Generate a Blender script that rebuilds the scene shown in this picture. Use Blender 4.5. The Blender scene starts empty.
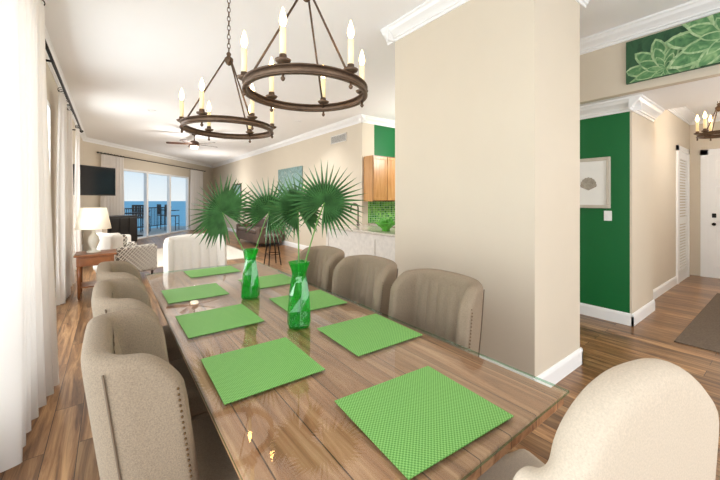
import bpy, bmesh, math, random
from math import sin, cos, pi, radians, sqrt, atan2
from mathutils import Vector, Matrix
random.seed(7)
S = bpy.context.scene
S.view_settings.view_transform = 'Standard'
S.view_settings.exposure = -0.06
COL = S.collection

# ------------------------------------------------------------ helpers
def lin(r, g, b):
    f = lambda c: (c/255/12.92) if c/255 <= .04045 else ((c/255+.055)/1.055)**2.4
    return (f(r), f(g), f(b), 1)

def newmat(name):
    m = bpy.data.materials.new(name); m.use_nodes = True
    nt = m.node_tree
    return m, nt, nt.nodes['Principled BSDF']

def mat(name, rgb, rough=.5, metal=0, var=.04, scale=8, bump=0, bscale=60, emis=None, estr=0, sheen=0, trans=0, spec=.5):
    m, nt, b = newmat(name)
    c = lin(*rgb)
    n = nt.nodes.new('ShaderNodeTexNoise'); n.inputs['Scale'].default_value = scale; n.inputs['Detail'].default_value = 4
    tc = nt.nodes.new('ShaderNodeTexCoord'); nt.links.new(tc.outputs['Object'], n.inputs['Vector'])
    r = nt.nodes.new('ShaderNodeValToRGB')
    r.color_ramp.elements[0].position = .3; r.color_ramp.elements[1].position = .7
    r.color_ramp.elements[0].color = tuple(x*(1-var) for x in c[:3])+(1,)
    r.color_ramp.elements[1].color = tuple(min(1, x*(1+var)) for x in c[:3])+(1,)
    nt.links.new(n.outputs['Fac'], r.inputs['Fac']); nt.links.new(r.outputs['Color'], b.inputs['Base Color'])
    b.inputs['Roughness'].default_value = rough; b.inputs['Metallic'].default_value = metal
    b.inputs['Specular IOR Level'].default_value = spec
    if sheen: b.inputs['Sheen Weight'].default_value = sheen
    if emis:
        b.inputs['Emission Color'].default_value = lin(*emis); b.inputs['Emission Strength'].default_value = estr
    if bump:
        n2 = nt.nodes.new('ShaderNodeTexNoise'); n2.inputs['Scale'].default_value = bscale; n2.inputs['Detail'].default_value = 3
        nt.links.new(tc.outputs['Object'], n2.inputs['Vector'])
        bp = nt.nodes.new('ShaderNodeBump'); bp.inputs['Strength'].default_value = bump; bp.inputs['Distance'].default_value = .01
        nt.links.new(n2.outputs['Fac'], bp.inputs['Height']); nt.links.new(bp.outputs['Normal'], b.inputs['Normal'])
    return m

def woodmat(name, c1, c2, c3, pw=.14, pl=1.5, rough=.35, along='Y', mortar=.002, grain=1.0, lo=.78, hi=1.12):
    m, nt, b = newmat(name); L = nt.links
    tc = nt.nodes.new('ShaderNodeTexCoord')
    mp = nt.nodes.new('ShaderNodeMapping')
    if along == 'Y': mp.inputs['Rotation'].default_value = (0, 0, radians(90))
    if along == 'Z': mp.inputs['Rotation'].default_value = (0, radians(90), 0)
    L.new(tc.outputs['Object'], mp.inputs['Vector'])
    br = nt.nodes.new('ShaderNodeTexBrick')
    br.inputs['Scale'].default_value = 1; br.inputs['Brick Width'].default_value = pl; br.inputs['Row Height'].default_value = pw
    br.inputs['Mortar Size'].default_value = mortar; br.inputs['Mortar Smooth'].default_value = .1
    br.inputs['Color1'].default_value = (0, 0, 0, 1); br.inputs['Color2'].default_value = (1, 1, 1, 1); br.inputs['Mortar'].default_value = (.3, .3, .3, 1)
    br.offset = .37
    L.new(mp.outputs['Vector'], br.inputs['Vector'])
    mp2 = nt.nodes.new('ShaderNodeMapping'); mp2.inputs['Scale'].default_value = (1.3, 16, 16)
    L.new(mp.outputs['Vector'], mp2.inputs['Vector'])
    ad = nt.nodes.new('ShaderNodeVectorMath'); ad.operation = 'MULTIPLY_ADD'
    L.new(br.outputs['Color'], ad.inputs[0]); ad.inputs[1].default_value = (7, 13, 5); L.new(mp2.outputs['Vector'], ad.inputs[2])
    n = nt.nodes.new('ShaderNodeTexNoise'); n.inputs['Scale'].default_value = 1.0; n.inputs['Detail'].default_value = 7; n.inputs['Roughness'].default_value = .65; n.inputs['Distortion'].default_value = 1.2
    L.new(ad.outputs[0], n.inputs['Vector'])
    r = nt.nodes.new('ShaderNodeValToRGB'); e = r.color_ramp.elements
    e[0].position = .5-.2*grain; e[0].color = lin(*c1); e[1].position = .5+.2*grain; e[1].color = lin(*c3)
    e2 = e.new(.5); e2.color = lin(*c2)
    L.new(n.outputs['Fac'], r.inputs['Fac'])
    hv = nt.nodes.new('ShaderNodeMix'); hv.data_type = 'RGBA'; hv.blend_type = 'MULTIPLY'; hv.inputs[0].default_value = 1
    rr = nt.nodes.new('ShaderNodeMapRange'); rr.inputs[3].default_value = lo; rr.inputs[4].default_value = hi
    L.new(br.outputs['Color'], rr.inputs[0])
    L.new(r.outputs['Color'], hv.inputs[6]); L.new(rr.outputs[0], hv.inputs[7])
    mm = nt.nodes.new('ShaderNodeMix'); mm.data_type = 'RGBA'; mm.inputs[7].default_value = tuple(x*.35 for x in lin(*c1)[:3])+(1,)
    L.new(br.outputs['Fac'], mm.inputs[0]); L.new(hv.outputs[2], mm.inputs[6])
    L.new(mm.outputs[2], b.inputs['Base Color'])
    b.inputs['Roughness'].default_value = rough
    bp = nt.nodes.new('ShaderNodeBump'); bp.inputs['Strength'].default_value = .12; bp.inputs['Distance'].default_value = .004
    L.new(n.outputs['Fac'], bp.inputs['Height']); L.new(bp.outputs['Normal'], b.inputs['Normal'])
    return m

def glassmat(name, tint, rough=.02, f0=.04, body=None, bodyfac=0):
    m = bpy.data.materials.new(name); m.use_nodes = True; nt = m.node_tree; nt.nodes.clear(); L = nt.links
    o = nt.nodes.new('ShaderNodeOutputMaterial'); t = nt.nodes.new('ShaderNodeBsdfTransparent'); t.inputs[0].default_value = tint
    g = nt.nodes.new('ShaderNodeBsdfGlossy'); g.inputs['Roughness'].default_value = rough
    lw = nt.nodes.new('ShaderNodeLayerWeight'); lw.inputs[0].default_value = .5
    pw = nt.nodes.new('ShaderNodeMath'); pw.operation = 'POWER'; pw.inputs[1].default_value = 5
    ma = nt.nodes.new('ShaderNodeMath'); ma.operation = 'MULTIPLY_ADD'; ma.inputs[1].default_value = 1-f0; ma.inputs[2].default_value = f0
    L.new(lw.outputs['Facing'], pw.inputs[0]); L.new(pw.outputs[0], ma.inputs[0])
    mx = nt.nodes.new('ShaderNodeMixShader'); L.new(ma.outputs[0], mx.inputs[0]); L.new(g.outputs[0], mx.inputs[2])
    if body:
        d = nt.nodes.new('ShaderNodeBsdfTranslucent'); d.inputs[0].default_value = body
        d2 = nt.nodes.new('ShaderNodeBsdfDiffuse'); d2.inputs[0].default_value = body
        m3 = nt.nodes.new('ShaderNodeMixShader'); L.new(d.outputs[0], m3.inputs[1]); L.new(d2.outputs[0], m3.inputs[2])
        m2 = nt.nodes.new('ShaderNodeMixShader'); m2.inputs[0].default_value = bodyfac
        L.new(t.outputs[0], m2.inputs[1]); L.new(m3.outputs[0], m2.inputs[2]); L.new(m2.outputs[0], mx.inputs[1])
    else:
        L.new(t.outputs[0], mx.inputs[1])
    L.new(mx.outputs[0], o.inputs[0])
    return m

def obj(name, verts, faces, m=None, parent=None, smooth=False, bevel=0, sub=0, seg=2, loc=None, rot=None):
    me = bpy.data.meshes.new(name); me.from_pydata([tuple(v) for v in verts], [], faces)
    bm = bmesh.new(); bm.from_mesh(me); bmesh.ops.recalc_face_normals(bm, faces=bm.faces); bm.to_mesh(me); bm.free()
    me.update()
    o = bpy.data.objects.new(name, me); COL.objects.link(o)
    if m: me.materials.append(m)
    if smooth: me.polygons.foreach_set('use_smooth', [True]*len(me.polygons))
    if bevel:
        md = o.modifiers.new('b', 'BEVEL'); md.width = bevel; md.segments = seg; md.limit_method = 'ANGLE'
    if sub:
        md = o.modifiers.new('s', 'SUBSURF'); md.levels = sub; md.render_levels = sub
    if parent: o.parent = parent
    if loc: o.location = loc
    if rot: o.rotation_euler = rot
    return o

def grp(name, loc=(0, 0, 0), rz=0):
    e = bpy.data.objects.new(name, None); COL.objects.link(e); e.location = loc; e.rotation_euler = (0, 0, rz); e.empty_display_size = .1
    return e

def boxdata(bs):
    V = []; F = []
    for (x0, x1, y0, y1, z0, z1) in bs:
        k = len(V)
        V += [(x0, y0, z0), (x1, y0, z0), (x1, y1, z0), (x0, y1, z0), (x0, y0, z1), (x1, y0, z1), (x1, y1, z1), (x0, y1, z1)]
        F += [tuple(k+i for i in f) for f in [(0, 3, 2, 1), (4, 5, 6, 7), (0, 1, 5, 4), (1, 2, 6, 5), (2, 3, 7, 6), (3, 0, 4, 7)]]
    return V, F

def boxes(name, bs, m, parent=None, bevel=0, **k):
    V, F = boxdata(bs); return obj(name, V, F, m, parent, bevel=bevel, **k)

def prism(name, poly, z0, z1, m):
    n = len(poly); V = [(x, y, z0) for x, y in poly]+[(x, y, z1) for x, y in poly]
    F = [tuple(range(n))[::-1], tuple(range(n, 2*n))]+[(i, (i+1) % n, n+(i+1) % n, n+i) for i in range(n)]
    return obj(name, V, F, m)

def strip(name, p0, p1, n, prof, m, parent=None):
    V = []; k = len(prof)
    for p in (p0, p1):
        for (o, z) in prof: V.append((p[0]+n[0]*o, p[1]+n[1]*o, z))
    F = [tuple(range(k)), tuple(range(k, 2*k))]+[(i, (i+1) % k, k+(i+1) % k, k+i) for i in range(k)]
    return obj(name, V, F, m, parent)

def crown(name, p0, p1, n, zt, m, s=1.0):
    pr = [(-.002, 0), (.115, 0), (.115, -.02), (.10, -.03), (.085, -.055), (.05, -.08), (.03, -.10), (.028, -.115), (.014, -.12), (.012, -.145), (-.002, -.145)]
    return strip(name, p0, p1, n, [(o*s, zt+z*s-.001) for o, z in pr], m)

def base(name, p0, p1, n, m, h=.14):
    pr = [(-.002, 0), (.018, 0), (.018, h-.03), (.012, h-.01), (.006, h), (-.002, h)]
    return strip(name, p0, p1, n, pr, m)

def tubedata(pts, r, seg=8, closed=False, V=None, F=None):
    if V is None: V = []; F = []
    pts = [Vector(p) for p in pts]; n = len(pts); k0 = len(V)
    rs = r if isinstance(r, (list, tuple)) else [r]*n
    up = Vector((0, 0, 1)); prev = None
    for i, p in enumerate(pts):
        if closed: t = pts[(i+1) % n]-pts[i-1]
        else: t = pts[min(i+1, n-1)]-pts[max(i-1, 0)]
        t.normalize()
        if prev is None:
            a = t.cross(up) if abs(t.dot(up)) < .95 else t.cross(Vector((1, 0, 0)))
        else: a = prev-t*prev.dot(t)
        a.normalize(); prev = a; b = t.cross(a)
        for j in range(seg):
            q = 2*pi*j/seg; V.append(p+a*cos(q)*rs[i]+b*sin(q)*rs[i])
    for i in range(n if closed else n-1):
        for j in range(seg):
            a0 = k0+i*seg; a1 = k0+((i+1) % n)*seg
            F.append((a0+j, a0+(j+1) % seg, a1+(j+1) % seg, a1+j))
    if not closed:
        F.append(tuple(k0+j for j in range(seg))[::-1]); F.append(tuple(k0+(n-1)*seg+j for j in range(seg)))
    return V, F

def tube(name, pts, r, m, parent=None, seg=8, closed=False, smooth=True):
    V, F = tubedata(pts, r, seg, closed); return obj(name, V, F, m, parent, smooth=smooth)

def lathedata(prof, c=(0, 0, 0), seg=20, V=None, F=None, closed=False):
    if V is None: V = []; F = []
    k0 = len(V); n = len(prof)
    for (r, z) in prof:
        for j in range(seg):
            q = 2*pi*j/seg; V.append((c[0]+r*cos(q), c[1]+r*sin(q), c[2]+z))
    for i in range(n if closed else n-1):
        for j in range(seg):
            a0 = k0+i*seg; a1 = k0+((i+1) % n)*seg
            F.append((a0+j, a0+(j+1) % seg, a1+(j+1) % seg, a1+j))
    if not closed:
        F.append(tuple(k0+j for j in range(seg))); F.append(tuple(k0+(n-1)*seg+j for j in range(seg)))
    return V, F

def lathe(name, prof, m, parent=None, c=(0, 0, 0), seg=24, smooth=True, closed=False, **k):
    V, F = lathedata(prof, c, seg, closed=closed); return obj(name, V, F, m, parent, smooth=smooth, **k)

# ------------------------------------------------------------ materials
M_wall = mat('wall_paint_beige', (216, 204, 185), .7, var=.01, scale=3)
M_ceil = mat('ceiling_white', (250, 249, 248), .8, var=.005, scale=3)
M_trim = mat('trim_white', (248, 248, 247), .35, var=.005)
M_green = mat('wall_paint_green', (0, 106, 50), .5, var=.02, scale=3)
M_floor = woodmat('floor_wood', (92, 60, 36), (150, 108, 70), (192, 150, 106), pw=.15, pl=1.3, rough=.28, grain=.8, lo=.6, hi=1.14)
M_table = woodmat('table_wood', (124, 80, 50), (172, 122, 84), (200, 156, 118), pw=.155, pl=6, rough=.4, grain=.8, lo=.85, hi=1.08)
M_tdark = mat('table_edge_wood', (112, 74, 48), .45, var=.15, scale=14)
M_fab = mat('chair_linen', (148, 130, 109), .9, var=.18, scale=240, bump=.4, bscale=520)
M_pipe = mat('chair_piping', (112, 94, 76), .8)
M_nail = mat('nailhead_brass', (110, 86, 60), .35, metal=.9)
M_cream = mat('cream_linen', (200, 184, 164), .9, var=.09, scale=260, bump=.3, bscale=520)
M_white = mat('white_slipcover', (236, 230, 222), .9, var=.02, scale=40)
M_leg = mat('dark_wood_leg', (60, 36, 22), .4, var=.2, scale=20)
M_iron = mat('bronze_iron', (104, 84, 68), .45, metal=.7, var=.15, scale=30)
M_candle = mat('candle_sleeve', (250, 234, 190), .5, emis=(255, 224, 150), estr=.2)
M_bulb = mat('candle_bulb', (255, 230, 180), .3, emis=(255, 200, 120), estr=24)
M_black = mat('black_lacquer', (22, 20, 20), .35, var=.2)
M_screen = mat('tv_screen', (8, 12, 20), .12)
M_blackmetal = mat('black_metal', (20, 18, 18), .4, metal=.6)
M_patio = mat('patio_metal', (48, 44, 42), .5, metal=.3)
M_granite = mat('granite', (205, 196, 184), .15, var=.35, scale=70)
M_panel = mat('bar_stone_panel', (222, 216, 208), .5, var=.08, scale=14)
M_maple = woodmat('maple_cabinet', (184, 126, 70), (208, 152, 92), (222, 172, 112), pw=2, pl=6, rough=.35, along='Z')
M_oak = mat('side_table_wood', (126, 74, 38), .35, var=.2, scale=12)
M_shade = mat('lamp_shade', (252, 246, 230), .8, emis=(255, 232, 196), estr=.3)
M_lampb = mat('lamp_ceramic', (206, 198, 182), .3)
M_steel = mat('faucet_steel', (120, 112, 104), .25, metal=.9)
M_bowl = mat('green_ceramic', (90, 170, 60), .25, var=.25, scale=20)
M_sofa = mat('brown_leather', (92, 74, 62), .5, var=.2)
M_leaf = mat('palm_leaf', (74, 116, 66), .4, var=.4, scale=16)
M_stem = mat('palm_stem', (96, 140, 62), .5)
M_vent = mat('vent_metal', (225, 222, 215), .5)
M_frame = mat('picture_frame_cream', (206, 198, 184), .4)
M_paper = mat('mat_paper', (246, 245, 240), .8, var=.01)
M_slab = mat('balcony_concrete', (190, 185, 176), .8)
M_rug = mat('entry_mat', (104, 90, 76), .95, var=.25, scale=60, bump=.3)
M_glare = mat('cream_rug', (226, 220, 208), .95, var=.08, scale=30, bump=.3)  # pale colour stands for door glare on the floor
M_fan = mat('fan_wood', (72, 44, 26), .4, var=.2)
M_glass = glassmat('glass_pane', (.97, .99, .98, 1), .01, .03)
M_gtop = glassmat('table_glass', (.985, .995, .985, 1), .010, .06)
M_gedge = glassmat('glass_edge', (.45, .72, .56, 1), .05, .08)
M_vase = glassmat('green_vase_glass', (.36, .88, .44, 1), .03, .07, body=lin(40, 200, 80), bodyfac=.18)

m, nt, b = newmat('placemat_woven'); L = nt.links
tc = nt.nodes.new('ShaderNodeTexCoord')
ck = nt.nodes.new('ShaderNodeTexChecker'); ck.inputs['Scale'].default_value = 170
ck.inputs['Color1'].default_value = lin(142, 198, 110); ck.inputs['Color2'].default_value = lin(92, 154, 66)
L.new(tc.outputs['Object'], ck.inputs['Vector']); L.new(ck.outputs['Color'], b.inputs['Base Color']); b.inputs['Roughness'].default_value = .6
bp = nt.nodes.new('ShaderNodeBump'); bp.inputs['Strength'].default_value = .5; bp.inputs['Distance'].default_value = .002
L.new(ck.outputs['Fac'], bp.inputs['Height']); L.new(bp.outputs['Normal'], b.inputs['Normal']); M_mat = m

m, nt, b = newmat('curtain_sheer'); L = nt.links; out = nt.nodes['Material Output']
b.inputs['Base Color'].default_value = lin(248, 244, 240); b.inputs['Roughness'].default_value = .9
t = nt.nodes.new('ShaderNodeBsdfTranslucent'); t.inputs[0].default_value = lin(242, 234, 226)
mx = nt.nodes.new('ShaderNodeMixShader'); mx.inputs[0].default_value = .34
L.new(b.outputs[0], mx.inputs[1]); L.new(t.outputs[0], mx.inputs[2]); L.new(mx.outputs[0], out.inputs[0]); M_cur = m

m, nt, b = newmat('green_mosaic_tile'); L = nt.links
tc = nt.nodes.new('ShaderNodeTexCoord'); mp = nt.nodes.new('ShaderNodeMapping'); mp.inputs['Rotation'].default_value = (radians(90), 0, 0)
br = nt.nodes.new('ShaderNodeTexBrick'); br.inputs['Scale'].default_value = 1; br.inputs['Brick Width'].default_value = .05; br.inputs['Row Height'].default_value = .05; br.inputs['Mortar Size'].default_value = .003; br.offset = 0
br.inputs['Color1'].default_value = lin(30, 110, 40); br.inputs['Color2'].default_value = lin(130, 200, 80); br.inputs['Mortar'].default_value = lin(190, 205, 180)
L.new(tc.outputs['Object'], mp.inputs[0]); L.new(mp.outputs[0], br.inputs['Vector']); L.new(br.outputs['Color'], b.inputs['Base Color']); b.inputs['Roughness'].default_value = .15; M_tile = m

m, nt, b = newmat('trellis_fabric'); L = nt.links
tc = nt.nodes.new('ShaderNodeTexCoord'); v = nt.nodes.new('ShaderNodeTexVoronoi'); v.feature = 'DISTANCE_TO_EDGE'; v.inputs['Scale'].default_value = 17; v.inputs['Randomness'].default_value = 0
mp = nt.nodes.new('ShaderNodeMapping'); mp.inputs['Rotation'].default_value = (radians(45), radians(0), radians(45)); mp.inputs['Location'].default_value = (.03, .02, .01)
r = nt.nodes.new('ShaderNodeValToRGB'); r.color_ramp.elements[0].position = .08; r.color_ramp.elements[0].color = lin(236, 230, 220); r.color_ramp.elements[1].position = .12; r.color_ramp.elements[1].color = lin(120, 112, 104)
L.new(tc.outputs['Object'], mp.inputs[0]); L.new(mp.outputs[0], v.inputs['Vector']); L.new(v.outputs['Distance'], r.inputs[0]); L.new(r.outputs[0], b.inputs['Base Color']); b.inputs['Roughness'].default_value = .9; M_trel = m

def artmat(name, cols, scale, dist=2.0, kind='noise'):
    m, nt, b = newmat(name); L = nt.links
    tc = nt.nodes.new('ShaderNodeTexCoord')
    n = nt.nodes.new('ShaderNodeTexNoise'); n.inputs['Scale'].default_value = scale; n.inputs['Distortion'].default_value = dist; n.inputs['Detail'].default_value = 5
    o = n.outputs['Fac']
    L.new(tc.outputs['Object'], n.inputs['Vector'])
    r = nt.nodes.new('ShaderNodeValToRGB'); e = r.color_ramp.elements
    k = len(cols)
    e[0].position = .25; e[0].color = lin(*cols[0]); e[1].position = .75; e[1].color = lin(*cols[-1])
    for i in range(1, k-1):
        q = e.new(.25+.5*i/(k-1)); q.color = lin(*cols[i])
    L.new(o, r.inputs[0]); L.new(r.outputs[0], b.inputs['Base Color']); b.inputs['Roughness'].default_value = .6
    return m
M_artblue = artmat('painting_seafoam', [(80, 116, 122), (140, 168, 168), (110, 140, 134), (190, 200, 198)], 3)
M_artdark = artmat('succulent_painting_background', [(14, 50, 34), (50, 94, 60), (24, 70, 46)], 5)
M_artleaf1 = artmat('succulent_light', [(110, 150, 110), (160, 192, 140), (206, 220, 180)], 9)
M_artleaf2 = artmat('succulent_mid', [(46, 98, 60), (92, 142, 90), (150, 186, 130)], 7)
M_sea = artmat('sea_water', [(150, 196, 206), (166, 206, 214), (180, 214, 220)], .02)
M_sea.node_tree.nodes['Principled BSDF'].inputs['Specular IOR Level'].default_value = .2
M_sea.node_tree.nodes['Principled BSDF'].inputs['Roughness'].default_value = .9

# ------------------------------------------------------------ room
H = 3.33
XL = -.65; XR = 4.5
FW0 = Vector((-.65, 12.9)); U = Vector((.618, .786)).normalized(); AN = atan2(U.y, U.x)
FW1 = FW0+U*((XR-XL)/U.x)
prism('floor', [(XL-.15, -3.1), (9.2, -3.1), (9.2, 8), (XR+.15, 8), (XR+.15, FW1.y+.1), (FW0.x-.1, FW0.y+.1)], -.12, 0, M_floor)
prism('ceiling', [(XL-.15, -3.1), (9.2, -3.1), (9.2, 8), (XR+.15, 8), (XR+.15, FW1.y+.1), (FW0.x-.1, FW0.y+.1)], H, H+.12, M_ceil)

wins = [(-2.2, 3.35), (3.75, 6.05), (7.6, 8.9)]  # first window is unseen, lengthened to backlight the curtain in front
wz0, wz1 = .25, 2.72
bs = []; y = -3.0
for a, c in wins:
    bs.append((XL-.15, XL, y, a, 0, H)); bs.append((XL-.15, XL, a, c, 0, wz0)); bs.append((XL-.15, XL, a, c, wz1, H)); y = c
bs.append((XL-.15, XL, y, 12.95, 0, H))
boxes('wall_left', bs, M_wall)
for i, (a, c) in enumerate(wins):
    g = grp('window_%d' % (i+1))
    n = 2 if c-a < 3 else 5
    fr = [(XL-.12, XL+.015, a-.0, a+.06, wz0, wz1), (XL-.12, XL+.015, c-.06, c, wz0, wz1), (XL-.12, XL+.015, a, c, wz0, wz0+.06), (XL-.12, XL+.03, a-.03, c+.03, wz0-.02, wz0+.02), (XL-.12, XL+.015, a, c, wz1-.06, wz1)]
    for k in range(1, n):
        yy = a+(c-a)*k/n; fr.append((XL-.1, XL-.04, yy-.03, yy+.03, wz0, wz1))
    fr.append((XL-.1, XL-.04, a, c, 1.5, 1.54))
    boxes('frame', fr, M_trim, g)
    obj('pane', [(XL-.07, a, wz0), (XL-.07, c, wz0), (XL-.07, c, wz1), (XL-.07, a, wz1)], [(0, 1, 2, 3)], M_glass, g)
base('baseboard_left', (XL, -3), (XL, 12.9), (1, 0), M_trim)
crown('trim_1', (XL, -3), (XL, 12.9), (1, 0), H, M_trim, .8)

far = grp('wall_far', (FW0.x, FW0.y, 0), AN)
LW = (XR-XL)/U.x
d0, d1, dz = 1.45, 5.9, 2.55
boxes('wall_panel', [(-.1, d0, 0, .15, 0, H), (d0, d1, 0, .15, dz, H), (d1, LW+.1, 0, .15, 0, H)], M_wall, far)
dr = grp('door_1', (FW0.x, FW0.y, 0), AN)
w3 = (d1-d0)/3
fr = [(d0, d1, .0, .12, dz-.07, dz), (d0, d1, .0, .12, 0, .05)]
for k in range(4):
    xx = d0+w3*k; fr.append((xx-.05 if k else xx, xx+.05 if k < 3 else xx, .0, .12, 0, dz))
boxes('frame', fr, M_trim, dr)
obj('pane', [(d0, .06, .04), (d1, .06, .04), (d1, .06, dz), (d0, .06, dz)], [(0, 1, 2, 3)], M_glass, dr)
n_in = (U.y, -U.x)
crown('trim_2', tuple(FW0), tuple(FW1), n_in, H, M_trim, .8)
pA = FW0+U*d0; pB = FW0+U*d1
base('baseboard_far', tuple(pB), tuple(FW1), n_in, M_trim)

boxes('wall_right', [(XR, XR+.15, 5.9, FW1.y, 0, H)], M_wall)
crown('trim_3', (XR, 5.78), (XR, FW1.y), (-1, 0), H, M_trim)
base('baseboard_right', (XR, 6.0), (XR, FW1.y), (-1, 0), M_trim)
boxes('wall_kitchen', [(XR+.15, 4.85, 5.9, 6.05, 0, H)], M_wall)
boxes('wall_kitchen_green', [(4.85, 7.0, 5.9, 6.05, 0, H)], M_green)
boxes('wall_kitchen_side', [(7.0, 7.15, 2.8, 6.05, 0, H)], M_green)
crown('trim_4', (XR-.1, 5.9), (7, 5.9), (0, -1), H, M_trim)
boxes('backsplash_tile', [(4.67, 6.98, 5.883, 5.898, .925, 1.42)], M_tile)

cx0, cx1, cy0, cy1 = 2.5, 3.33, 1.18, 2.68
boxes('wall_column', [(cx0, cx1, cy0, cy1, 0, H)], M_wall)
crown('trim_5', (cx0, cy0-.11), (cx0, cy1+.11), (-1, 0), H, M_trim)
crown('trim_6', (cx0-.11, cy0), (cx1+.11, cy0), (0, -1), H, M_trim)
crown('trim_7', (cx0-.11, cy1), (cx1+.11, cy1), (0, 1), H, M_trim)
base('baseboard_column_left', (cx0, cy0-.018), (cx0, cy1+.018), (-1, 0), M_trim)
base('baseboard_column_front', (cx0-.018, cy0), (cx1+.018, cy0), (0, -1), M_trim)
base('baseboard_column_right', (cx1, cy0-.018), (cx1, cy1+.018), (1, 0), M_trim)

boxes('wall_header', [(4.5, 4.6, -3, 2.8, 2.62, H)], M_wall)
boxes('ceiling_hall', [(4.6, 5.75, -3, 2.8, 2.62, H)], M_ceil)
boxes('ceiling_foyer', [(5.75, 9.1, -1.3, 1.45, 3.05, H)], M_ceil)
crown('trim_8', (4.5, -3), (4.5, 2.8), (-1, 0), H, M_trim)
boxes('wall_green', [(4.8, 4.86, 1.19, 2.8, 0, 2.62)], M_green)
boxes('wall_hall_end', [(4.8, 5.71, 1.17, 1.19, 0, 2.62), (4.86, 5.71, 1.19, 1.45, 0, 2.62), (5.71, 9.1, 1.3, 1.45, 0, 3.05), (4.86, 7, 2.7, 2.8, 0, 2.62)], M_wall)
crown('trim_9', (4.8, 1.08), (4.8, 2.8), (-1, 0), 2.62, M_trim)
crown('trim_10', (4.69, 1.17), (5.71, 1.17), (0, -1), 2.62, M_trim)
crown('trim_11', (5.76, 1.3), (9, 1.3), (0, -1), 3.05, M_trim)
crown('trim_12', (9, -1.2), (9, 1.3), (-1, 0), 3.05, M_trim)
base('baseboard_green', (4.8, 1.152), (4.8, 2.8), (-1, 0), M_trim)
base('baseboard_hall', (4.782, 1.17), (5.72, 1.17), (0, -1), M_trim)
base('baseboard_foyer', (5.72, 1.3), (7.8, 1.3), (0, -1), M_trim)
boxes('wall_entry', [(9, 9.1, -1.3, 1.3, 0, 3.05)], M_wall)
boxes('wall_foyer_right', [(4.5, 9, -1.3, -1.2, 0, 3.05), (4.5, 4.6, -3, -1.3, 0, 2.62)], M_wall)
boxes('wall_back', [(XL, 0, -3.1, -3, 0, H), (0, 4.2, -3.1, -3, 2.75, H), (0, 4.2, -3.1, -3, 0, .1), (4.2, 9.1, -3.1, -3, 0, H)], M_wall)

g = grp('door_2', (7.9, 1.3, 0))
fr = [(-.09, 0, -.03, 0, 0, 2.4), (.8, .89, -.03, 0, 0, 2.4), (-.09, .89, -.03, 0, 2.31, 2.4), (0, .1, -.02, .0, 0, 2.31), (.7, .8, -.02, .0, 0, 2.31), (.1, .7, -.02, 0, 2.2, 2.31), (.1, .7, -.02, 0, 0, .2), (.1, .7, -.02, 0, 1.05, 1.15)]
z = .22
while z < 2.18:
    if not (1.03 < z < 1.15): fr.append((.1, .7, -.018, -.002, z, z+.03))
    z += .05
boxes('door_panel', fr, M_trim, g)
g = grp('door_3', (9, 0, 0))
fr = [(-.03, 0, 1.05, 1.15, 0, 2.4), (-.03, 0, .0, .1, 0, 2.4), (-.03, 0, 0, 1.15, 2.3, 2.4), (-.015, 0, .1, 1.05, 0, 2.3)]
boxes('frame', fr, M_trim, g)
pn = []
for ya, yb in ((.2, .53), (.62, .95)):
    for za, zb in ((.2, .9), (1.05, 1.7), (1.82, 2.18)):
        pn.append((-.028, -.01, ya, yb, za, zb))
boxes('panels', pn, M_trim, g, bevel=.012)
lathe('door_knob', [(.001, -.03), (.025, -.02), (.03, 0), (.025, .02), (.001, .03)], M_blackmetal, g, c=(-.06, .97, 1.0), seg=12)
boxes('deadbolt', [(-.03, -.012, .94, 1.0, 1.12, 1.2)], M_blackmetal, g, bevel=.008)

g = grp('air_vent', (XR, 6.5, 2.86))
boxes('vent_frame', [(-.015, 0, 0, .7, 0, .02), (-.015, 0, 0, .7, .18, .2), (-.015, 0, 0, .02, 0, .2), (-.015, 0, .68, .7, 0, .2)]+[(-.012, 0, .02, .68, .03+.022*i, .04+.022*i) for i in range(7)], M_vent, g)
boxes('vent_back', [(-.003, -.001, .02, .68, .02, .18)], M_black, g)

# ------------------------------------------------------------ outside
prism('balcony_floor', [tuple(FW0+U*(-1)+Vector((-U.y, U.x))*.16), tuple(FW0+U*9+Vector((-U.y, U.x))*.16), tuple(FW0+U*9+Vector((-U.y, U.x))*2.8), tuple(FW0+U*(-1)+Vector((-U.y, U.x))*2.8)], -.2, -.03, M_slab)
g = grp('balcony_railing', (FW0.x, FW0.y, 0), AN)
rl = [(-1, 9, 2.68, 2.74, 1.02, 1.07), (-1, 9, 2.69, 2.73, .08, .12)]
x = -1
while x < 9:
    rl.append((x, x+.018, 2.70, 2.72, .1, 1.03)); x += .12
boxes('rails', rl+[(xx, xx+.05, 2.68, 2.73, -.03, 1.05) for xx in (-1, 1, 3, 5, 7, 8.9)], M_patio, g)
prism('sea', [(-6000, -500), (4000, -500), (4000, 6000), (-6000, 6000)], -15.9, -15.8, M_sea)

def patio_chair(x, y, rz):
    e = grp('patio_chair'); e.location = Vector((FW0.x+U.x*x-U.y*y, FW0.y+U.y*x+U.x*y, -.03)); e.rotation_euler = (0, 0, AN+rz)
    b = [(-.25, .25, -.25, .25, .68, .72)]
    for sx in (-.25, .22):
        for sy in (-.25, .22): b.append((sx, sx+.03, sy, sy+.03, 0, .7 if sy < 0 else 1.25))
    b += [(-.25, .25, .22, .25, 1.2, 1.26), (-.25, .25, .22, .25, .9, .93), (-.25, .25, -.25, -.22, .3, .33)]
    b += [(-.2+.09*i, -.15+.09*i, .225, .245, .75, 1.22) for i in range(5)]
    b += [(-.26, -.22, -.25, .25, .95, .98), (.22, .26, -.25, .25, .95, .98)]
    boxes('chair_frame', b, M_patio, e, bevel=.004)
for (x, y, r_) in ((2.0, 1.0, .4), (2.9, 2.1, 2.2), (4.7, 1.5, -.6), (5.5, 2.0, 1.3), (6.4, 1.1, .2), (7.2, 2.0, .9)): patio_chair(x, y, r_)
e = grp('patio_table'); x, y = 3.7, 1.0
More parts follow.
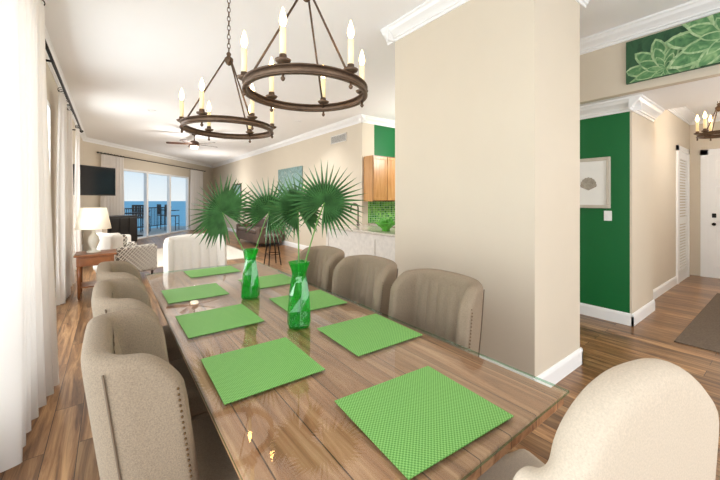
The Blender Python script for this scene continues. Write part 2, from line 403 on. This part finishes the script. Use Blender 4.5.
e.location = (FW0.x+U.x*x-U.y*y, FW0.y+U.y*x+U.x*y, -.03)
lathe('top', [(.001, .92), (.4, .92), (.4, .96), (.001, .96)], M_patio, e); lathe('post', [(.25, 0), (.25, .03), (.04, .05), (.04, .92)], M_patio, e)

# ------------------------------------------------------------ curtains
def curtain(name, p0, p1, z0, z1, folds, amp, n=90, flare=1.0):
    e = grp(name)
    p0 = Vector(p0); p1 = Vector(p1); d = (p1-p0); t = d.normalized(); nn = Vector((-t.y, t.x)); V = []; F = []
    nz = 14
    for k in range(nz+1):
        f = k/nz; z = z1+(z0-z1)*f
        for i in range(n+1):
            u = i/n; a = amp*(.55+.55*f)*(1+.3*sin(5*u+k*.2))
            off = a*sin(2*pi*folds*u+.5*sin(3*f+u*4))
            w = 1+(flare-1)*f
            p = p0+d*(.5+(u-.5)*w)+nn*off
            V.append((p.x, p.y, z))
    for k in range(nz):
        for i in range(n):
            a = k*(n+1)+i; F.append((a, a+1, a+n+2, a+n+1))
    obj('cloth', V, F, M_cur, e, smooth=True)
    V = []; F = []
    for i in range(folds+1):
        p = p0+d*(i/max(1, folds)); R = .03
        tubedata([(p.x+nn.x*R*cos(q)*1, p.y+nn.y*R*cos(q), z1+.03+R*sin(q)) for q in [2*pi*j/12 for j in range(12)]], .004, 5, True, V, F)
    obj('rings', V, F, M_blackmetal, e)
    return e
curtain('curtain', (-.47, 2.5), (-.43, 3.5), .01, 2.93, 7, .08, 120, 1.08)
curtain('curtain', (-.54, 6.1), (-.54, 6.7), .01, 2.93, 6, .045, 80)
curtain('curtain', (-.54, 7.25), (-.54, 7.6), .01, 2.93, 4, .045, 60)
curtain('curtain', (-.54, 8.95), (-.54, 9.3), .01, 2.93, 4, .045, 60)
nin = Vector(n_in)
def fp(s, o): return tuple(FW0+U*s+nin*o)
curtain('curtain', fp(.55, .12), fp(1.5, .12), .01, 2.9, 7, .05, 90)
curtain('curtain', fp(5.85, .12), fp(7.0, .12), .01, 2.9, 7, .05, 90)
def rod(name, p0, p1, z):
    e = grp(name)
    tube('pole', [(*p0, z), (*p1, z)], .016, M_blackmetal, e)
    for p in (p0, p1): lathe('finial', [(.001, -.035), (.03, -.015), (.035, 0), (.03, .015), (.001, .035)], M_blackmetal, e, c=(p[0], p[1], z), seg=12)
    return e
e = rod('curtain_rod', (-.5, 2.3), (-.5, 9.5), 2.96)
boxes('bracket', [(XL, -.49, yy, yy+.02, 2.95, 2.97) for yy in (2.5, 4.9, 7.0, 9.4)], M_blackmetal, e)
e = rod('curtain_rod', fp(.4, .13), fp(7.2, .13), 2.93)

# ------------------------------------------------------------ dining table
tx0, tx1, ty0, ty1 = .262, 1.33, .505, 3.68
T = grp('dining_table', ((tx0+tx1)/2, (ty0+ty1)/2, 0))
hw = (tx1-tx0)/2; hl = (ty1-ty0)/2
boxes('table_top', [(-hw+.012, hw-.012, -hl+.012, hl-.012, .705, .750)], M_table, T, bevel=.006)
boxes('apron', [(-hw+.1, hw-.1, -hl+.14, -hl+.17, .6, .705), (-hw+.1, hw-.1, hl-.17, hl-.14, .6, .705), (-hw+.1, -hw+.13, -hl+.14, hl-.14, .6, .705), (hw-.13, hw-.1, -hl+.14, hl-.14, .6, .705)], M_tdark, T, bevel=.004)
for s in (-1, 1):
    yy = s*(hl-.75)
    boxes('trestle_foot', [(-.36, .36, yy-.06, yy+.06, 0, .09)], M_tdark, T, bevel=.02)
    boxes('trestle_cap', [(-.38, .38, yy-.06, yy+.06, .61, .704)], M_tdark, T, bevel=.02)
    lathe('trestle_post', [(.07, .09), (.09, .14), (.06, .2), (.085, .35), (.07, .48), (.05, .54), (.08, .6), (.08, .615)], M_tdark, T, c=(0, yy, 0))
boxes('stretcher', [(-.04, .04, -hl+.75, hl-.75, .2, .29)], M_tdark, T, bevel=.01)
g_ = boxes('glass_top', [(-hw, hw, -hl, hl, .7505, .760)], M_gtop, T)
g_.data.materials.append(M_gedge)
for p in g_.data.polygons:
    if abs(p.normal.z) < .5: p.material_index = 1

def placemat(cx, cy, wx, wy, rz=0):
    boxes('placemat', [(-wx/2, wx/2, -wy/2, wy/2, 0, .003)], M_mat, loc=(cx, cy, .7605), rot=(0, 0, rz))
for cy in (1.36, 2.03, 2.72):
    placemat(.505, cy, .39, .39, random.uniform(-.04, .04)); placemat(1.08, cy, .40, .385, random.uniform(-.04, .04))
placemat(.82, .755, .44, .38, -.07)
placemat(.79, 3.42, .44, .34, .02)

# ------------------------------------------------------------ chairs
def chair(loc, rz, fab, W=.56, Hh=1.0, wing=.25, arch=.03, rc=.09, drop=.1, name='dining_chair', pipe=M_pipe, lean=.07, flare=.03, t=.075, legs=M_leg, aexp=2.5, nails=True, taper=(.10, .75, .5)):
    e = grp(name, loc, rz)
    P = []
    hw = W/2-t/2; y0 = t/2
    nw = 7; nb = 24; nc = 5
    for i in range(nw):
        f = i/nw; P.append((-hw-flare*(1-f), wing+(y0+rc-wing)*f, 'w', 1-f))
    for i in range(nc):
        q = pi+(pi/2)*i/nc; P.append((-hw+rc+rc*cos(q), y0+rc+rc*sin(q), 'c', 0))
    for i in range(nb+1):
        f = i/nb; P.append((-hw+rc+(2*hw-2*rc)*f, y0, 'b', 0))
    P += [(-x, y, k, s) for (x, y, k, s) in P[:nw+nc][::-1]]
    n = len(P); V = []; F = []
    for i, (x, y, k, s) in enumerate(P):
        a = Vector(P[max(0, i-1)][:2]); b_ = Vector(P[min(n-1, i+1)][:2]); tt = (b_-a).normalized(); nr = Vector((tt.y, -tt.x))
        xr = abs(x)/(W/2)
        top = Hh-arch*min(1, xr)**aexp-drop*(s**2.2)
        zb = .30
        th = t*(1 if 0 < i < n-1 else .55)
        prof = []
        zs = [zb, .36, .45, .6, .75, .88]
        for z in zs: prof.append((th/2, z))
        r_ = th/2
        pr = [(p, min(z, top-r_-.01*(6-j))) for j, (p, z) in enumerate(prof)]
        for j in range(7):
            q = pi*j/6; pr.append((r_*cos(q)*1.0, top-r_+r_*sin(q)))
        pr += [(-p, z) for p, z in pr[:6][::-1]]
        for (o_, z) in pr:
            ln = -lean*max(0, (z-.45)/.55)
            shrinkx = max(taper[2], 1-taper[0]*max(0, (taper[1]-z)))
            V.append(((x+nr.x*o_)*shrinkx, y+nr.y*o_+ln, z))
        m_ = len(pr)
    for i in range(n-1):
        for j in range(m_-1):
            a = i*m_+j; F.append((a, a+1, a+m_+1, a+m_))
        F.append((i*m_, (i+1)*m_, (i+1)*m_+m_-1, i*m_+m_-1))
    F.append(tuple(range(m_))); F.append(tuple((n-1)*m_+j for j in range(m_)))
    obj('back_shell', V, F, fab, e, smooth=True, sub=1)
    if pipe:
        for sgn in (0, 1):
            idx = nw+2 if sgn == 0 else n-1-(nw+2)
            pts = [(V[idx*m_+j][0]*1.003, V[idx*m_+j][1]-.001, V[idx*m_+j][2]) for j in range(0, 7)]
            tube('welt', pts, .003, pipe, e, seg=6)
    if nails:
        NV = []; NF = []
        for sgn in (0, 1):
            idx = 1 if sgn == 0 else n-2
            cols = [Vector(V[idx*m_+j]) for j in range(0, 8)]
            acc = 0
            for j in range(len(cols)-1):
                L_ = (cols[j+1]-cols[j]).length; s_ = 0
                while acc+s_ <= L_:
                    p = cols[j].lerp(cols[j+1], (acc+s_)/L_) if L_ > 0 else cols[j]
                    ox = -.0012 if sgn == 0 else .0012
                    lathedata([(.001, -.004), (.0035, -.0025), (.0043, 0), (.0035, .0025), (.001, .004)], (p.x+ox, p.y, p.z), 6, NV, NF)
                    s_ += .017
                acc = acc+s_-L_
        obj('nailheads', NV, NF, M_nail, e, smooth=True)
    V = []; F = []; nx = 40; nz = 10; ww = (W-2*t-.02)*(1 if arch < .1 else .62)
    for k in range(nz+1):
        f = k/nz; z = .47+(Hh-arch*.3-.06-.47)*f
        for i in range(nx+1):
            u = i/nx; x = (u-.5)*ww
            puff = .018*abs(sin(pi*u*5))**.6*min(1, 4*(1-f)+.15)
            V.append((x, t+.0+puff-lean*max(0, (z-.45)/.55), z))
    for k in range(nz):
        for i in range(nx):
            a = k*(nx+1)+i; F.append((a, a+1, a+nx+2, a+nx+1))
    obj('back_channels', V, F, fab, e, smooth=True)
    boxes('seat', [(-W/2+.045, W/2-.045, .06, .58, .36, .49)], fab, e, bevel=.035, seg=4)
    boxes('seat_rail', [(-W/2+.05, W/2-.05, .04, .56, .29, .37)], fab, e, bevel=.012)
    for sx in (-1, 1):
        for yy in (.08, .52):
            x = sx*(W/2-.08)
            V = [(x-.014, yy-.014, 0), (x+.014, yy-.014, 0), (x+.014, yy+.014, 0), (x-.014, yy+.014, 0), (x-.024, yy-.024, .3), (x+.024, yy-.024, .3), (x+.024, yy+.024, .3), (x-.024, yy+.024, .3)]
            obj('leg', V, boxdata([(0, 1, 0, 1, 0, 1)])[1], legs, e)
    return e
for cy in (1.38, 2.05, 2.72):
    chair((.0, cy, 0), -pi/2, M_fab, Hh=1.035, wing=.24)
for cy in (1.31, 2.0, 2.68):
    chair((1.64, cy, 0), pi/2, M_fab, Hh=1.01)
chair((.90, .165, 0), -.24, M_cream, W=.65, Hh=1.10, wing=.13, arch=.27, rc=.06, drop=.06, pipe=None, t=.09, lean=.0, flare=.0, name='upholstered_end_chair', aexp=2.6, nails=False, taper=(.7, .98, .80))
chair((.79, 4.22, 0), pi, M_white, W=.66, Hh=1.06, wing=.14, arch=.03, rc=.08, drop=.05, pipe=None, t=.09, lean=.05, name='upholstered_end_chair', nails=False)

# ------------------------------------------------------------ vases + palms
Rv = Vector((.799, -.602, 0)); Fv = Vector((.602, .799, 0))
def vase(loc, hh, leaves):
    e = grp('green_glass_vase_with_palm_leaves', loc)
    V = []; F = []
    prof = [(.056, 0), (.064, .015), (.062, .09), (.053, .17), (.040, .24), (.034, .27), (.036, .295), (.046, .33), (.050, .345)]
    sc = hh/.345
    def ring(r, z, tw):
        out = []
        for j in range(8):
            q = 2*pi*j/8+tw; rr = r*(1.22 if j % 2 == 0 else 1.0)
            out.append((rr*cos(q), rr*sin(q), z*sc))
        return out
    allp = [(r, z) for r, z in prof]+[(r-.005, z) for r, z in prof[::-1][:-1]]+[(.045, .012)]
    for (r, z) in allp: V += ring(r, z, z*1.6+.3)
    k = len(allp)
    for i in range(k-1):
        for j in range(8): F.append((i*8+j, i*8+(j+1) % 8, (i+1)*8+(j+1) % 8, (i+1)*8+j))
    F.append(tuple(range(8))); F.append(tuple((k-1)*8+j for j in range(8)))
    obj('vase_glass', V, F, M_vase, e)
    for (dx, dz, R, rot, tilt, dd) in leaves:
        hub = Rv*dx+Fv*dd+Vector((0, 0, dz))
        tube('stem', [(0, 0, .03), tuple(hub*.25+Vector((0, 0, .18))), tuple(hub*.7+Vector((0, 0, .09))), tuple(hub)], .004, M_stem, e, seg=6)
        upd = (hub-Vector((0, 0, .3))).normalized()
        nrm = (-Fv*cos(tilt)+Rv*sin(tilt)+Vector((0, 0, .25))).normalized()
        ax = upd-nrm*upd.dot(nrm); ax.normalize(); bx = nrm.cross(ax)
        V = [hub]; F = []; N = 38; span = radians(325)
        vi = []; ri = []; ti = []
        for i in range(N+1):
            q = -span/2+span*i/N+rot; r_ = R*.42
            vi.append(len(V)); V.append(hub+(ax*cos(q)+bx*sin(q))*r_-nrm*.010)
        for i in range(N):
            q = -span/2+span*(i+.5)/N+rot; rr = R*(.88+.16*cos(q-rot)+random.uniform(-.05, .05))
            ri.append(len(V)); V.append(hub+(ax*cos(q)+bx*sin(q))*R*.5+nrm*.012)
            ti.append(len(V)); V.append(hub+(ax*cos(q)+bx*sin(q))*rr+Vector((0, 0, -.02))-nrm*random.uniform(-.02, .03))
        for i in range(N):
            F += [(0, vi[i], ri[i]), (0, ri[i], vi[i+1]), (vi[i], ti[i], ri[i]), (ri[i], ti[i], vi[i+1])]
        obj('palm_leaf', V, F, M_leaf, e)
vase((.834, 1.667, .7605), .35, [(.14, .675, .26, -.1, .2, 0), (-.02, .63, .23, .3, .7, .08)])
vase((.80, 2.36, .7605), .34, [(-.20, .60, .31, .15, -.25, 0), (.12, .60, .30, -.1, .35, .05)])

# ------------------------------------------------------------ chandeliers
def chandelier(loc, R=.345, top=H, hub=.58, name='ring_chandelier', n=6, phi=20):
    e = grp(name, loc)
    t_ = .009
    lathe('ring_band', [(R, -.020), (R+t_, -.020), (R+t_, .020), (R, .020)], M_iron, e, seg=64, closed=True)
    lathe('ring_lip', [(R-.010, -.024), (R+.016, -.024), (R+.016, -.018), (R-.010, -.018)], M_iron, e, seg=64, closed=True)
    lathe('ring_lip_top', [(R-.010, .018), (R+.016, .018), (R+.016, .024), (R-.010, .024)], M_iron, e, seg=64, closed=True)
    V = []; F = []; CV = []; CF = []; BV = []; BF = []
    for k in range(n):
        a = radians(phi+360/n*k); d = Rv*cos(a)+Fv*sin(a); p = d*(R+.004)
        lathedata([(.001, .02), (.012, .022), (.034, .034), (.040, .044), (.036, .046), (.02, .044), (.018, .07), (.001, .07)], (p.x, p.y, 0), 14, V, F)
        lathedata([(.001, -.06), (.008, -.055), (.012, -.045), (.006, -.035), (.008, -.02)], (p.x, p.y, 0), 10, V, F)
        lathedata([(.0155, .055), (.0155, .20), (.005, .205)], (p.x, p.y, 0), 12, CV, CF)
        lathedata([(.006, .203), (.013, .216), (.018, .234), (.0155, .256), (.008, .282), (.002, .302)], (p.x, p.y, 0), 12, BV, BF)
    obj('candle_cups', V, F, M_iron, e, smooth=True); obj('candle_sleeves', CV, CF, M_candle, e, smooth=True); obj('bulbs', BV, BF, M_bulb, e, smooth=True)
    V = []; F = []
    for k in range(3):
        a = radians(phi+60+120*k); d = Rv*cos(a)+Fv*sin(a)
        tubedata([tuple(d*R), tuple(d*.03+Vector((0, 0, hub)))], .0065, 8, False, V, F)
        lathedata([(.001, -.018), (.014, -.01), (.014, .01), (.001, .018)], tuple(d*R*.94+Vector((0, 0, .05))), 8, V, F)
    lathedata([(.001, hub-.05), (.018, hub-.04), (.035, hub-.01), (.035, hub+.01), (.014, hub+.03), (.02, hub+.05), (.006, hub+.07)], (0, 0, 0), 14, V, F)
    z = hub+.06; i = 0; ztop = top-loc[2]-.03
    while z < ztop:
        pts = []
        for j in range(12):
            q = 2*pi*j/12; a_ = .012*cos(q); b_ = .024*sin(q)
            pts.append((a_ if i % 2 else 0, 0 if i % 2 else a_, z+b_+.02))
        tubedata(pts, .0032, 6, True, V, F); z += .038; i += 1
    lathedata([(.012, ztop-.02), (.03, ztop), (.065, ztop+.012), (.065, ztop+.03)], (0, 0, 0), 20, V, F)
    obj('frame_and_chain', V, F, M_iron, e, smooth=True)
    return e
chandelier((.93, 1.76, 2.09))
chandelier((.80, 2.90, 2.05), R=.35)
chandelier((6.5, .66, 2.33), R=.2, top=3.05, hub=.35, name='foyer_chandelier', n=6, phi=5)

# ceiling fan
e = grp('ceiling_fan', (1.9, 10.3, H))
lathe('canopy_and_motor', [(.07, 0), (.06, -.05), (.015, -.06), (.015, -.2), (.08, -.22), (.13, -.26), (.13, -.33), (.06, -.36), (.001, -.37)], M_fan, e)
lathe('light_bowl', [(.10, -.355), (.11, -.38), (.08, -.43), (.001, -.45)], mat('fan_light_glass', (255, 250, 240), .3, emis=(255, 240, 215), estr=3), e)  # glowing bowl added to the fan to brighten the far ceiling
V = []; F = []
for k in range(5):
    a = 2*pi*k/5+.3; d = Vector((cos(a), sin(a), 0)); s_ = Vector((-sin(a), cos(a), 0))
    kk = len(V)
    for (rr, w_) in ((.12, .02), (.2, .05), (.45, .07), (.66, .065), (.70, .03)):
        for sg in (-1, 1):
            for tz in (-.004, .004):
                V.append(d*rr+s_*w_*sg+Vector((0, 0, -.30+.012*sg+tz)))
    for i in range(4):
        b0 = kk+i*4; b1 = b0+4
        F += [(b0, b1, b1+1, b0+1), (b0+2, b0+3, b1+3, b1+2), (b0, b0+2, b1+2, b1), (b0+1, b1+1, b1+3, b0+3)]
    F += [(kk, kk+1, kk+3, kk+2), (kk+16, kk+18, kk+19, kk+17)]
obj('blades', V, F, M_fan, e)

# ------------------------------------------------------------ living area
e = grp('side_table', (-.17, 6.5, 0))
boxes('top', [(-.25, .25, -.25, .25, .62, .65)], M_oak, e, bevel=.008)
boxes('drawer_box', [(-.22, .22, -.22, .22, .48, .62)], M_oak, e, bevel=.004)
boxes('drawer_front', [(-.18, .18, -.232, -.219, .5, .6)], M_oak, e, bevel=.006)
boxes('lower_shelf', [(-.2, .2, -.2, .2, .16, .18)], M_oak, e, bevel=.004)
for sx in (-1, 1):
    for sy in (-1, 1):
        lathe('leg', [(.012, 0), (.018, .05), (.022, .3), (.026, .48)], M_oak, e, c=(sx*.19, sy*.19, 0), seg=10)
e = grp('table_lamp', (-.2, 6.5, .651))
lathe('lamp_base', [(.001, 0), (.09, 0), (.09, .02), (.03, .04), (.05, .10), (.075, .17), (.06, .24), (.02, .30), (.012, .36), (.001, .37)], M_lampb, e)
lathe('shade', [(.22, .36), (.16, .68), (.157, .68), (.217, .36)], M_shade, e, seg=32, closed=True)
def armchair(loc, rz, f1, f2, f3, W=.8, name='armchair'):
    e = grp(name, loc, rz)
    boxes('seat_base', [(-W/2+.04, W/2-.04, .05, .78, .12, .32)], f2, e, bevel=.03, seg=3)
    boxes('seat_cushion', [(-W/2+.14, W/2-.14, .2, .8, .32, .47)], f1, e, bevel=.05, seg=4)
    boxes('back_rest', [(-W/2+.05, W/2-.05, 0, .2, .15, .85)], f1, e, bevel=.07, seg=4)
    for s in (-1, 1):
        x = s*(W/2-.07)
        boxes('arm', [(x-.07, x+.07, .05, .76, .12, .62)], f2, e, bevel=.055, seg=4)
        for yy in (.08, .7): lathe('foot', [(.015, 0), (.025, .12)], M_leg, e, c=(s*(W/2-.09), yy, 0), seg=10)
    boxes('throw_pillow', [(-.2, .2, .22, .34, .46, .82)], f3, e, bevel=.055, seg=4)
    return e
armchair((-.12, 7.45, 0), -pi/2+.45, M_white, M_trel, M_trel)
armchair((-.42, 9.9, 0), -pi/2+.3, M_white, M_white, M_cream)
boxes('living_room_rug', [(.65, 3.0, 8.3, 11.4, .001, .014)], M_glare, bevel=.004)  # pale sheet added where glare from the sliding door lies on the floor
tvd = Vector((.65, .6)).normalized(); e = grp('wall_mounted_tv', (-.26, 9.32, 1.87), atan2(tvd.y, tvd.x))
boxes('bezel', [(-.47, .47, -.03, .03, -.32, .32)], M_black, e, bevel=.008)
boxes('screen', [(-.45, .45, -.033, -.029, -.29, .30)], M_screen, e)
boxes('wall_arm', [(-.35, -.03, .03, .07, -.04, .04)], M_blackmetal, e)
e = grp('media_console', (FW0.x+U.x*.05+nin.x*.75, FW0.y+U.y*.05+nin.y*.75, 0), AN)
boxes('body', [(0, 1.25, 0, .45, .06, .95)], M_black, e, bevel=.01)
boxes('doors', [(.04+.4*i, .40+.4*i, -.015, 0, .12, .88) for i in range(3)], M_black, e, bevel=.006)
boxes('plinth', [(.03, 1.22, .03, .42, 0, .06)], M_black, e)
e = grp('sofa', (3.6, 11.0, 0), pi/2)
boxes('base', [(-1.1, 1.1, -.75, 0, .1, .4)], M_sofa, e, bevel=.03)
boxes('back', [(-1.1, 1.1, -.8, -.58, .35, .86)], M_sofa, e, bevel=.07, seg=4)
boxes('cushions', [(-.9, -.01, -.6, .02, .4, .52), (.01, .9, -.6, .02, .4, .52)], M_sofa, e, bevel=.04, seg=3)
boxes('arms', [(-1.12, -.9, -.78, .02, .1, .62), (.9, 1.12, -.78, .02, .1, .62)], M_sofa, e, bevel=.06, seg=4)
boxes('feet', [(-1.05, -1.0, -.7, -.65, 0, .1), (1.0, 1.05, -.7, -.65, 0, .1), (-1.05, -1.0, -.08, -.03, 0, .1), (1.0, 1.05, -.08, -.03, 0, .1)], M_leg, e)
def stool(loc):
    e = grp('bar_stool', loc)
    lathe('seat', [(.001, .62), (.17, .62), (.19, .65), (.17, .68), (.001, .69)], M_sofa, e)
    V = []; F = []
    for a in range(4):
        q = pi/4+a*pi/2; tubedata([(.2*cos(q), .2*sin(q), 0), (.1*cos(q), .1*sin(q), .63)], .014, 8, False, V, F)
    tubedata([(.165*cos(2*pi*j/20), .165*sin(2*pi*j/20), .25) for j in range(20)], .009, 6, True, V, F)
    obj('legs', V, F, M_blackmetal, e)
stool((2.9, 7.1, 0))
e = grp('seafoam_painting', (XR, 9.6, 1.8))
boxes('canvas', [(-.04, -.004, -.85, .85, -.65, .65)], M_artblue, e, bevel=.004)
e = grp('framed_picture', (XR, 15, 1.7))
boxes('frame', [(-.04, -.003, -.6, .6, .4, .46), (-.04, -.003, -.6, .6, -.46, -.4), (-.04, -.003, -.6, -.54, -.4, .4), (-.04, -.003, .54, .6, -.4, .4)], M_leg, e)
boxes('art', [(-.02, -.003, -.54, .54, -.4, .4)], M_artblue, e)

# ------------------------------------------------------------ kitchen
e = grp('kitchen_peninsula', (3.35, 2.72, 0))
boxes('base', [(.06, .75, 0, 2.9, 0, .90)], M_panel, e)
boxes('countertop', [(0, .85, -.0, 2.95, .90, .94)], M_granite, e, bevel=.008)
boxes('panel_trim', [(.045, .06, 0, 2.9, 0, .12), (.045, .06, 0, 2.9, .82, .9), (.045, .06, .0, .08, .12, .82), (.045, .06, 1.4, 1.48, .12, .82), (.045, .06, 2.82, 2.9, .12, .82)], M_panel, e)
e = grp('back_counter', (4.66, 5.25, 0))
boxes('base', [(0, 2.2, 0, .62, 0, .88)], M_maple, e); boxes('top', [(0, 2.25, -.03, .62, .88, .92)], M_granite, e, bevel=.006)
e = grp('wall_cabinet', (4.53, 5.56, 1.42))
boxes('carcass', [(0, 1.6, 0, .32, 0, 1.0)], M_maple, e)
for i in range(4):
    x0 = .01+.4*i
    boxes('cabinet_door', [(x0, x0+.05, -.022, 0, .02, .98), (x0+.33, x0+.38, -.022, 0, .02, .98), (x0+.05, x0+.33, -.022, 0, .02, .08), (x0+.05, x0+.33, -.022, 0, .92, .98), (x0+.05, x0+.33, -.012, 0, .08, .92)], M_maple, e, bevel=.004)
e = grp('gooseneck_faucet', (3.98, 5.35, .941))
pts = [(0, 0, 0), (0, 0, .34)]+[(0-.09+.09*cos(q), 0, .34+.1*sin(q)) for q in [pi*j/10 for j in range(1, 11)]]+[(-.18, 0, .26)]
tube('spout', pts, .015, M_steel, e); lathe('base', [(.03, 0), (.03, .02), (.018, .05)], M_steel, e); tube('handle', [(0, .02, .06), (0, .1, .11)], .008, M_steel, e)
e = grp('green_fruit_bowl', (3.62, 4.1, .941))
lathe('bowl', [(.001, 0), (.07, 0), (.06, .03), (.13, .09), (.19, .14), (.185, .145), (.12, .10), (.05, .05), (.001, .045)], M_bowl, e)
V = []; F = []
for i in range(22):
    q = i*2.4; r_ = .03+.1*(i % 5)/5; c_ = (r_*cos(q), r_*sin(q), .10+.012*(i % 7))
    lathedata([(.001, -.035), (.025, -.025), (.038, 0), (.026, .03), (.001, .045)], c_, 8, V, F)
obj('artichokes', V, F, M_bowl, e, smooth=True)

# ------------------------------------------------------------ hall items
e = grp('framed_shell_print', (4.8, 1.63, 1.66))
boxes('frame', [(-.035, -.001, -.26, .26, .27, .31), (-.035, -.001, -.26, .26, -.31, -.27), (-.035, -.001, -.26, -.22, -.27, .27), (-.035, -.001, .22, .26, -.27, .27)], M_frame, e, bevel=.006)
boxes('mount', [(-.015, -.001, -.22, .22, -.27, .27)], M_paper, e)
ym = -.03
V = [(-.017, ym, -.09)]; F = []
for i in range(19):
    q = radians(-100+200*i/18); rr = .085+(.006 if i % 2 else 0); V.append((-.018-.004*(i % 2), ym+rr*sin(q), -.03+rr*cos(q)*1.15))
for i in range(18): F.append((0, i+1, i+2))
obj('shell_drawing', V, F, mat('shell_ink', (168, 160, 146), .8, var=.2, scale=30), e)
e = grp('light_switch', (4.8, 1.40, 1.26)); boxes('plate', [(-.008, -.001, -.04, .04, -.06, .06)], M_trim, e, bevel=.003); boxes('toggle', [(-.016, -.008, -.008, .008, -.015, .015)], M_trim, e)
e = grp('succulent_painting', (4.5, .42, 2.93))
pw, ph = .72, .225
boxes('canvas', [(-.035, -.002, -pw, pw, -ph, ph)], M_artdark, e)
V1 = []; F1 = []; V2 = []; F2 = []
def petal(V, F, cy, cz, ang, ln, wd, lay):
    k = len(V); pts = []
    for i in range(9):
        t_ = i/8
        w_ = wd*sin(pi*min(1, t_*.9+.05))**.8*(1 if t_ < .99 else 0)
        pts.append((ln*t_, w_))
    poly = [(a, b) for a, b in pts]+[(a, -b) for a, b in pts[::-1][1:]]
    out = []
    for a, b in poly:
        yy = cy+a*cos(ang)-b*sin(ang); zz = cz+a*sin(ang)+b*cos(ang)
        out.append((-.036-lay*.0004, max(-pw, min(pw, yy)), max(-ph, min(ph, zz))))
    V += out; F.append(tuple(range(k, k+len(out))))
lay = 0
for (cy, cz, sc) in ((.40, -.16, .95), (-.05, .0, 1.3), (-.5, -.15, 1.0)):
    for ringi, (ln, n_) in enumerate(((.36, 11), (.26, 9), (.16, 7), (.08, 5))):
        for i in range(n_):
            lay += 1
            petal(V1, F1, cy, cz, 2*pi*(i+.5*ringi)/n_+.2, ln*sc, .062*sc*ln/.3, lay*2)
            petal(V2, F2, cy, cz, 2*pi*(i+.5*ringi)/n_+.2, ln*sc*.93, .046*sc*ln/.3, lay*2+1)
obj('petals_light', V1, F1, M_artleaf1, e); obj('petals_mid', V2, F2, M_artleaf2, e)
boxes('entry_rug', [(4.6, 7.5, -.15, .78, .001, .012)], M_rug, bevel=.003)

# ------------------------------------------------------------ lights
def area(name, loc, rot, sx, sy, power, col=(1, 1, 1)):
    l = bpy.data.lights.new(name, 'AREA'); l.shape = 'RECTANGLE'; l.size = sx; l.size_y = sy; l.energy = power; l.color = col
    o = bpy.data.objects.new(name, l); COL.objects.link(o); o.location = loc; o.rotation_euler = rot
    return o
for i, (a, c) in enumerate(wins):
    area('window_daylight', (XL-.35, (a+c)/2, (wz0+wz1)/2), (0, -pi/2, 0), 2.4, c-a, (24, 46, 80)[i]*(c-a), (1, .99, .97))  # area lamps added outside the left windows as daylight
area('window_daylight', (2.1, -3.3, 1.5), (pi/2, 0, 0), 4.1, 2.6, 130, (1, .985, .965))  # fill lamp behind the camera, outside an unseen opening added for light
def point(name, loc, w, r=.1, col=(1, .97, .93)):
    l = bpy.data.lights.new(name, 'POINT'); l.energy = w; l.shadow_soft_size = r; l.color = col
    o = bpy.data.objects.new(name, l); COL.objects.link(o); o.location = loc
point('foyer_light', (7.0, 0.2, 2.3), 36, .1)
point('kitchen_light', (5.6, 4.3, 2.5), 100, .12)  # fill lamp added in the kitchen, hidden by the column
point('hall_light', (5.1, -.7, 1.9), 20, .08)  # fill lamp added in mid-air to brighten the hall ceiling
point('fan_light', (1.9, 10.3, 2.6), 60, .1)  # fill lamp added below the fan bowl for the far room
point('living_light', (3.2, 14.2, 2.0), 75, .15)  # fill lamp added in mid-air for the far living room
def can(x, y, w):  # ceiling spots added to light the living room floor
    e = grp('recessed_downlight', (x, y, H))
    lathe('trim_ring', [(.06, -.001), (.085, -.001), (.085, -.008), (.06, -.012)], M_trim, e, seg=24, closed=True)
    l = bpy.data.lights.new('lamp', 'SPOT'); l.energy = w; l.spot_size = radians(130); l.spot_blend = .8; l.shadow_soft_size = .05; l.color = (1, .98, .95)
    o = bpy.data.objects.new('lamp', l); COL.objects.link(o); o.location = (0, 0, -.03); o.parent = e
can(3.6, 7.2, 75); can(3.0, 9.0, 80); can(.7, 8.2, 70)

w = bpy.data.worlds.new('sky'); S.world = w; w.use_nodes = True; nt = w.node_tree; L = nt.links
bg = nt.nodes['Background']; tc = nt.nodes.new('ShaderNodeTexCoord'); sp = nt.nodes.new('ShaderNodeSeparateXYZ'); r = nt.nodes.new('ShaderNodeValToRGB')
L.new(tc.outputs['Generated'], sp.inputs[0]); L.new(sp.outputs['Z'], r.inputs[0]); L.new(r.outputs[0], bg.inputs[0])
e = r.color_ramp.elements; e[0].position = 0; e[0].color = lin(238, 243, 246); e[1].position = .5; e[1].color = lin(140, 190, 236)
e2 = e.new(.14); e2.color = lin(192, 220, 242)
bg.inputs[1].default_value = 1.15

cd = bpy.data.cameras.new('camera'); cd.sensor_width = 36; cd.lens = 332/720*36; cd.shift_y = -40/720; cd.clip_start = .03; cd.clip_end = 8000
co = bpy.data.objects.new('camera', cd); COL.objects.link(co); co.location = (0, 0, 1.45); co.rotation_euler = (pi/2, 0, -radians(36.98))
S.camera = co
